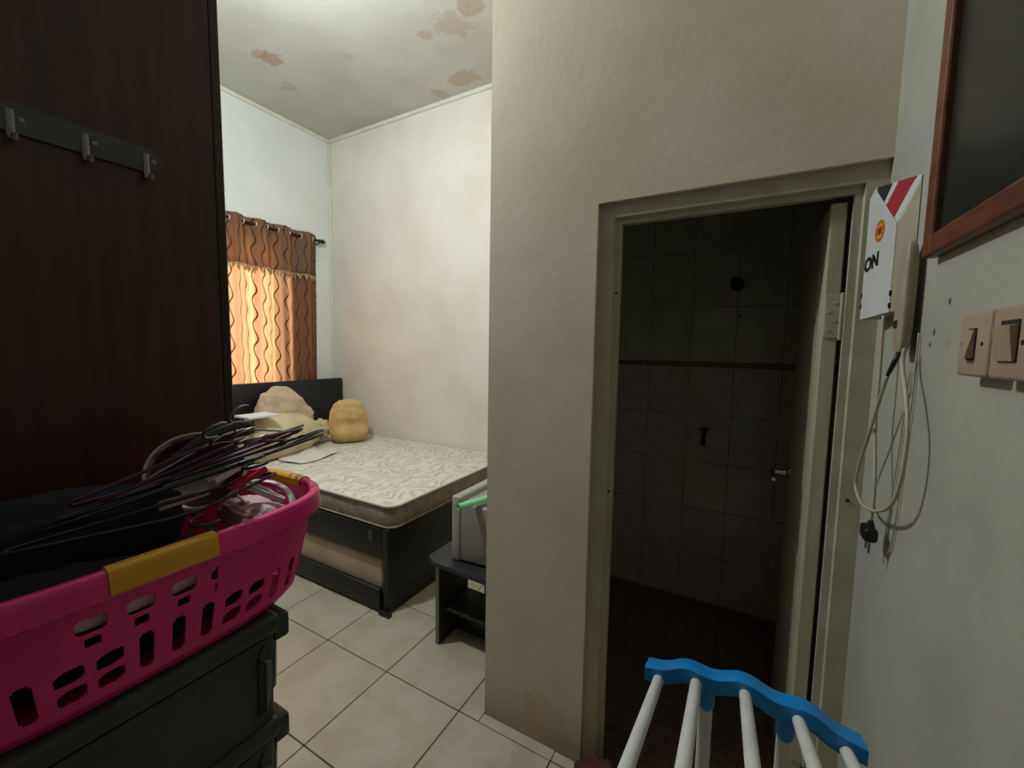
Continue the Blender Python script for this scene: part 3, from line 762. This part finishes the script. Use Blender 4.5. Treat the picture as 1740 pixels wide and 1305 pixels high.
# tilted maroon dish
ax = Vector((.72, -.30, .62)).normalized()
Md = Matrix.Translation((-.925, .395, BT + .042)) @ ax.to_track_quat('Z', 'Y').to_matrix().to_4x4()
ds = thing('dish', 'glossy maroon dish with a pale rim tilted in the basket', 'dish', (-.925, .395, BT))
MB().lathe([(.002, -.03), (.04, -.028), (.065, -.016), (.078, .0), (.08, .004), (.076, .004), (.063, -.011), (.04, -.022), (.002, -.024)], Md, 40).build('bowl', 'maroon_plastic', ds, True, angle=50)
MB().tube([Md @ Vector((.0795*math.cos(2*PI*k/48), .0795*math.sin(2*PI*k/48), .0045)) for k in range(48)], .0032, 8, closed=True).build('rim', 'cable_white', ds, True)
# clothes pegs and small plastic bits
def peg(c, d, m, label):
    c, d = Vector(c), Vector(d).normalized(); rot = d.to_track_quat('X', 'Z').to_matrix()
    p_ = thing('clothes_peg', label, 'peg', c, rot, 'pegs in the basket')
    for s_ in (-1, 1):
        MB().poly([(-.035, s_*.004 + s_*.004, -.005), (0, s_*.005, -.005), (.035, s_*.001, -.005), (.035, s_*.004, -.005), (0, s_*.009, -.005), (-.035, s_*.011, -.005)], (0, 0, .01)).build('jaw', m, p_, local=True)
    MB().tube([(.004*math.cos(q*.9), .0075*math.sin(q*.9), -.004 + q*.0004) for q in range(20)], .0009, 5).build('spring', 'steel', p_, local=True)
peg((-.835, .335, BT + .022), (.3, .9, .15), 'pale_green', 'pale green clothes peg below the maroon dish')
peg((-.815, .43, BT + .036), (.1, .9, .3), 'red_plastic', 'red clothes peg among the purple hangers')
peg((-.775, .44, BT + .012), (.6, .6, -.5), 'white_tube', 'white clothes peg hanging from the hanger bundle')
peg((-.82, .40, BT + .056), (-.2, .9, .2), 'white_tube', 'white clothes peg on top of the hanger bundle')
cp = MB().tube([Vector((-.80 - .05*math.sin(q), .465 + .02*math.sin(q*2), BT - .035 + .05*math.sin(q) + .0)) + Vector((.05*math.cos(q), .012*math.cos(q), 0)) for q in [PI*k/16 for k in range(17)]], [(.007, .002)] * 17, 8, flat=(0, 1, 0))
tag(cp.build('plastic_strap', 'white_tube', None, True), 'curved white plastic strap in the far end of the basket', 'strap')

# ------------------------------------------------------------------ drying rack (blue and white) in the foreground
RY = .80
rk = thing('drying_rack', 'folding drying rack with a wavy blue plastic end and white tubes', 'drying rack', (.03, .6, 0))
xs = [-.137 + (.205 + .137) * k / 60 for k in range(61)]
def top(x):
    u = (x + .137) / .342; return .829 + .034 * math.sin(PI * u) + .0055 * math.sin(2*PI*(x + .09) / .098) * min(1, 6*u, 6*(1-u))
def endbar(y, dz, name, sgn):
    mb = MB()
    prof = [[(x, y, top(x) + dz - .026), (x, y, top(x) + dz), (x, y + sgn*.016, top(x) + dz), (x, y + sgn*.016, top(x) + dz - .006), (x, y + sgn*.045, top(x) + dz - .010), (x, y + sgn*.045, top(x) + dz - .058), (x, y + sgn*.038, top(x) + dz - .058), (x, y + sgn*.034, top(x) + dz - .026)] for x in xs]
    R_ = [[mb.bm.verts.new(p) for p in row] for row in prof]
    for A, B in zip(R_, R_[1:]):
        for k in range(8): mb.bm.faces.new((A[k], A[(k+1) % 8], B[(k+1) % 8], B[k]))
    mb.bm.faces.new(R_[0]); mb.bm.faces.new(R_[-1][::-1])
    return mb.build(name, 'blue_plastic', rk, True, angle=40)
e1 = endbar(RY, 0, 'end_bar', 1)
slope = .339; NY = .28
for x in (-.111, -.045, .034, .113, .178):
    z0 = top(x) - .030
    A = Vector((x, RY + .03, z0 - .0)); B = Vector((x + .022*(RY - NY), NY, z0 + slope*(RY - NY)))
    MB().tube([A, A.lerp(B, .5), B], .0098, 14).build('tube', 'white_tube', rk, True, angle=50)
e2 = endbar(NY - .02, slope*(RY - NY) + .01, 'end_bar', -1)
for x in (-.028, .101):
    zt = top(x) - .05
    MB().tube([(x, RY + .042, zt + .01), (x, RY + .045, zt - .035), (x, RY + .046, zt - .05)], [(.016, .009), (.015, .009), (.010, .006)], 12, flat=(1, 0, 0)).build('leg_socket', 'blue_plastic', e1, True, angle=50)
    MB().tube([(x, RY + .045, zt - .02), (x, RY + .06, .0)], [(.0125, .006)] * 2, 10, flat=(1, 0, 0)).build('leg', 'white_tube', rk, True, angle=50)
    zt2 = top(x) + slope*(RY - NY)
    MB().tube([(x, NY - .04, zt2 - .04), (x, NY - .055, .0)], [(.0125, .006)] * 2, 10, flat=(1, 0, 0)).build('leg', 'white_tube', rk, True, angle=50)
tag(MB().blob((-.335, 1.215, .045), (.085, .07, .055), .9, .02, 2.6, 4, None, 6, .001).build('rag', 'maroon_cloth', None, True), 'dark maroon rag bunched on the floor at the doorway', 'rag')

# ------------------------------------------------------------------ right wall: picture, switches, sticker box, cable
PD, PY1, PY0, PZ0, PZ1 = .022, .972, .22, 1.613, 2.25
pc = thing('picture', 'dark picture in a brown wooden frame on the right wall', 'picture', (XR, .6, PZ0))
fwid = .034
def member(pts): return MB().poly(pts, (-PD, 0, 0))
x_ = XR - .001
MB().box((XR - PD, PY1 - fwid, PZ0), (x_, PY1, PZ1), .004).build('frame_side', 'picture_wood', pc)
MB().box((XR - PD, PY0, PZ0), (x_, PY0 + fwid, PZ1), .004).build('frame_side', 'picture_wood', pc)
MB().box((XR - PD, PY0 + fwid, PZ0), (x_, PY1 - fwid, PZ0 + fwid), .004).build('frame_rail', 'picture_wood', pc)
MB().box((XR - PD, PY0 + fwid, PZ1 - fwid), (x_, PY1 - fwid, PZ1), .004).build('frame_rail', 'picture_wood', pc)
MB().box((XR - .010, PY0 + fwid, PZ0 + fwid), (x_, PY1 - fwid, PZ1 - fwid)).build('canvas', 'picture_art', pc)
def switch(y0, y1, label, kind):
    s = thing('light_switch', label, 'switch', (XR, (y0+y1)/2, 1.42), group='wall switches')
    z0, z1 = 1.424, 1.506; d = .024
    MB().box((XR - d*.55, y0 + .002, z0 + .002), (XR - .0005, y1 - .002, z1 - .002), .003).build('back_box', 'switch_plastic', s)
    MB().box((XR - d, y0, z0), (XR - d*.55, y1, z1), .005, 3).build('cover_plate', 'switch_plastic', s, True, angle=40)
    yc = (y0 + y1)/2; zc = (z0 + z1)/2; xf = XR - d
    if kind == 0:
        MB().box((xf - .0006, yc - .011, zc - .020), (xf, yc + .011, zc + .020)).build('rocker_slot', 'dark_slot', s)
        MB().poly([(xf - .001, yc - .0095, zc - .018), (xf - .001, yc - .0095, zc + .018), (xf - .003, yc - .0095, zc + .018), (xf - .009, yc - .0095, zc - .018)], (0, .019, 0)).build('rocker', 'switch_plastic', s)
    else:
        MB().box((xf - .0006, yc - .019, zc - .021), (xf, yc + .019, zc + .025)).build('rocker_slot', 'dark_slot', s)
        MB().poly([(xf - .001, yc - .018, zc - .020), (xf - .001, yc - .018, zc + .020), (xf - .008, yc - .018, zc + .018), (xf - .0035, yc - .018, zc - .020)], (0, .036, 0)).build('rocker', 'switch_plastic', s)
    for sg in (-1, 1):
        MB().lathe([(.0028, 0), (.0028, .0006), (.001, .0009)], Matrix.Translation((xf, yc + sg*.026, zc)) @ Matrix.Rotation(-PI/2, 4, 'Y'), 8).build('screw', 'dark_slot', s)
switch(.708, .786, 'beige wall switch with a narrow rocker, nearer the bathroom door', 0)
switch(.622, .702, 'beige wall switch with a wide rocker at the right edge', 1)
for k, (y, z, r) in enumerate(((.905, 1.535, .004), (.955, 1.489, .004), (.967, 1.468, .003))):
    tag(MB().lathe([(r, 0), (r*.8, .0012), (r*.3, .002)], Matrix.Translation((XR, y, z)) @ Matrix.Rotation(-PI/2, 4, 'Y') @ Matrix.Diagonal((1.6, .8, 1, 1)), 9).build('wall_plug', 'wall_chip'),
        ('dark screw hole in the wall just below the picture', 'upper dark screw hole left of the switches', 'lower dark screw hole left of the switches')[k], 'screw hole')

# box with the football-shirt sticker, folded like a shirt collar at its top corner
SB = thing('sticker_box', 'white wall box with black and red striped flap, orange crest and letters', 'box', (.255, 1.15, 1.53))
P2, P1, P0 = Vector((.2305, 1.25)), Vector((.2525, 1.122)), Vector((.2735, 1.08))
fdir = (P1 - P2); fn2 = Vector((fdir.y, -fdir.x)).normalized()
if fn2.x > 0: fn2 = -fn2
def fp(t_, z, lift=0): q = P2 + fdir*t_ + fn2*lift; return Vector((q.x, q.y, z))
zb = 1.53
A = fp(1, 1.714); B = fp(.183, 1.818); C = Vector((.2735, 1.085, 1.79)); D = Vector((.2735, 1.095, 1.735))
E1 = fp(0, 1.803)
bm = bmesh.new()
for p in [fp(0, zb), fp(1, zb + .007), Vector((.2735, 1.08, zb + .01)), Vector((.2735, 1.25, zb)), A, B, C, D, E1, Vector((.2735, 1.25, 1.803)), Vector((.2735, 1.2266, 1.818))]: bm.verts.new(p)
bmesh.ops.convex_hull(bm, input=bm.verts[:])
m = MB(); m.merge(bm); m.build('case', 'device_beige', SB)
def fpoly(pts, m_, nm, par, lift, th=.0004): 
    return MB().poly([fp(t_, z, lift) for t_, z in pts], (fn2.x*th, fn2.y*th, 0)).build(nm, m_, par)
fpoly([(0.005, zb), (.995, zb + .007), (.995, 1.714), (.183, 1.8175), (.005, 1.8025)], 'sticker_white', 'front_sticker', SB, .0005)
# sloping flap facing up and forward: from near top edge back to the wall
fl_ = MB().poly([A, B, C, D], (-.0006, -.0012, .0004)).build('flap', 'sticker_white', SB)
nrm = (B - A).cross(D - A).normalized()
if nrm.dot(Vector((-.5, -1, .2))) < 0: nrm = -nrm
def stripe(uv, m_, nm):
    P = lambda u, v: A.lerp(B, u).lerp(D.lerp(C, u), v) + nrm*.0022
    MB().poly([P(*q) for q in uv], nrm*.0005).build(nm, m_, fl_)
stripe([(.14, 0), (.46, 0), (.99, .55), (.99, .92), (.8, .84)], 'sticker_red', 'red_stripe')
stripe([(.58, 0), (.9, 0), (.99, .06), (.99, .40)], 'sticker_black', 'black_stripe')
# crest: shield oval with a small figure-like yellow motif
cz = 1.716; kk = 1 / fdir.length
cr = fpoly([(.47 + kk*.021*math.cos(2*PI*k/20), cz + .0235*math.sin(2*PI*k/20)) for k in range(20)], 'crest_orange', 'crest', SB, .001)
def cpoly(pts, m_, nm): fpoly([(.47 + kk*a_, cz + b_) for a_, b_ in pts], m_, nm, cr, .0016)
cpoly([(-.012, .013), (.012, .013), (.013, .009), (-.013, .009)], 'crest_yellow', 'crest_band')
cpoly([(-.012, -.010), (.012, -.010), (.010, -.015), (-.010, -.015)], 'crest_yellow', 'crest_band')
cpoly([(-.007, .006), (.007, .006), (.006, -.003), (0, -.008), (-.006, -.003)], 'sticker_red', 'crest_shield')
fc = bpy.data.curves.new('lettering', 'FONT'); fc.body = 'ON'; fc.size = .040; fc.extrude = .0003; fc.offset = .0022
tmp = bpy.data.objects.new('lettering_tmp', fc); COL.objects.link(tmp)
dg = bpy.context.evaluated_depsgraph_get(); me = bpy.data.meshes.new_from_object(tmp.evaluated_get(dg)); bpy.data.objects.remove(tmp)
fu = fdir.normalized(); o_ = fp(.02, 1.637, .0012)
mw_ = Matrix(((fu.x, 0, fn2.x, o_.x), (fu.y, 0, fn2.y, o_.y), (.12, 1, 0, o_.z), (0, 0, 0, 1)))
me.transform(W[SB.name].inverted() @ mw_); me.materials.clear(); me.materials.append(MATS['sticker_black'])
lo_ = bpy.data.objects.new('lettering', me); COL.objects.link(lo_); lo_.parent = SB
for t_, z in ((.0, 1.56), (.0, 1.585), (.99, 1.575), (.99, 1.55)): q = fp(t_, z); MB().box((q.x - .0025, q.y - .003, z - .005), (q.x + .003, q.y + .002, z + .005)).build('clip', 'dark_slot', SB)
dv = thing('wall_device', 'beige plastic device hanging beside the white sticker box', 'device', (.262, 1.045, 1.45))
MB().blob((.2565, 1.045, 1.555), (.011, .026, .105), .55, .0, 3, 4).build('housing', 'device_beige', dv, True)
MB().box((.2445, 1.035, 1.50), (.2475, 1.055, 1.515), .001, 1).build('button', 'dark_slot', dv)
MB().tube([(.249, 1.02, 1.455), (.244, 1.024, 1.435), (.238, 1.031, 1.41)], [.004, .0045, .003], 8).build('strain_relief', 'black_plastic', dv, True)
def smooth_path(P, n=8):
    P = [Vector(p) for p in P]; out = []
    for i in range(len(P) - 1):
        p0, p1, p2, p3 = P[max(i-1, 0)], P[i], P[i+1], P[min(i+2, len(P)-1)]
        for k in range(n):
            t_ = k/n; out.append(.5*((2*p1) + (p2-p0)*t_ + (2*p0-5*p1+4*p2-p3)*t_*t_ + (3*p1-p0-3*p2+p3)*t_**3))
    out.append(P[-1]); return out
cb = thing('power_cable', 'looped off-white power cable with a black two-pin plug beside the door frame', 'cable', (XR - .012, 1.15, 1.05))
cx2 = .238
loop = [(1.033, 1.408), (1.083, 1.34), (1.119, 1.286), (1.181, 1.202), (1.201, 1.149), (1.142, 1.126), (1.039, 1.144), (.956, 1.186), (.925, 1.247), (.925, 1.317), (.952, 1.372), (.998, 1.432), (1.005, 1.462)]
MB().tube(smooth_path([(cx2 + .014*(k / 12)**2, y, z) for k, (y, z) in enumerate(loop)]), .0034, 8).build('cord', 'cable_white', cb, True)
c2 = [(1.13, 1.53), (1.12, 1.405), (1.118, 1.306), (1.09, 1.215), (1.08, 1.154), (1.086, 1.108)]
MB().tube(smooth_path([(.246, y, z) for y, z in c2]), .0032, 8).build('cord', 'cable_white', cb, True)
m = MB().box((.232, 1.062, 1.068), (.256, 1.108, 1.098), .008, 3); m.tube([(.246, 1.086, 1.096), (.246, 1.086, 1.11)], [.008, .004], 8)
pg = m.build('plug', 'black_plastic', cb, True, angle=50)
for y in (1.072, 1.096): MB().tube([(.244, y, 1.069), (.244, y, 1.045)], .0022, 8).build('pin', 'steel', pg)
tw = [(XR - .004, 1.012, 1.49), (XR - .004, 1.015, 1.35), (XR - .004, 1.03, 1.2), (XR - .004, 1.045, 1.09), (XR - .004, 1.065, 1.055), (XR - .004, 1.085, 1.075), (XR - .004, 1.075, 1.15), (XR - .004, 1.055, 1.28), (XR - .004, 1.04, 1.42)]
tag(MB().tube(smooth_path(tw), .0014, 6).build('thin_wire', 'cable_white', None, True), 'thin grey wire loop hanging behind the power cable', 'wire')

# ------------------------------------------------------------------ bathroom fittings
def oncol(x, z, prof, m_, nm, lab, cat, seg=16):
    o = MB().lathe(prof, Matrix.Translation((x, BY1 - .008, z)) @ Matrix.Rotation(PI/2, 4, 'X'), seg).build(nm, m_, None, True); return tag(o, lab, cat)
oncol(-.057, 1.812, [(.034, 0), (.034, .02), (.026, .03), (.014, .05), (.004, .052)], 'black_plastic', 'shower_fixture', 'round black fixture high on the bathroom tiles', 'fixture')
hk = thing('glint_hook', 'small chrome double hook added for bright glints on the bathroom tiles', 'hook', (-.022, BY1 - .008, 1.64))  # chrome knobs added to stand in for small bright reflections on the tiles
MB().box((-.045, BY1 - .012, 1.625), (.0, BY1 - .008, 1.66), .001, 1).build('plate', 'steel', hk)
for x in (-.036, -.008): MB().blob((x, BY1 - .03, 1.64), (.008, .008, .008), 1, 0, 1, 3).build('knob', 'chrome', hk, True); 
for x in (-.036, -.008): MB().tube([(x, BY1 - .012, 1.64), (x, BY1 - .025, 1.64)], .003, 8).build('stem', 'chrome', hk, True)
tp_ = thing('water_tap', 'dark metal water tap on the bathroom back wall', 'tap', (-.172, BY1 - .008, .95))
MB().tube([(-.172, BY1 - .008, .985), (-.172, BY1 - .05, .985), (-.172, BY1 - .085, .98), (-.172, BY1 - .095, .955), (-.172, BY1 - .095, .935)], [.011, .011, .01, .01, .011], 12).build('spout', 'black_metal', tp_, True, angle=50)
MB().tube([(-.172, BY1 - .045, .985), (-.172, BY1 - .045, 1.015)], .007, 10).build('stem', 'black_metal', tp_)
MB().box((-.198, BY1 - .053, 1.013), (-.146, BY1 - .037, 1.024), .003).build('lever', 'black_metal', tp_)
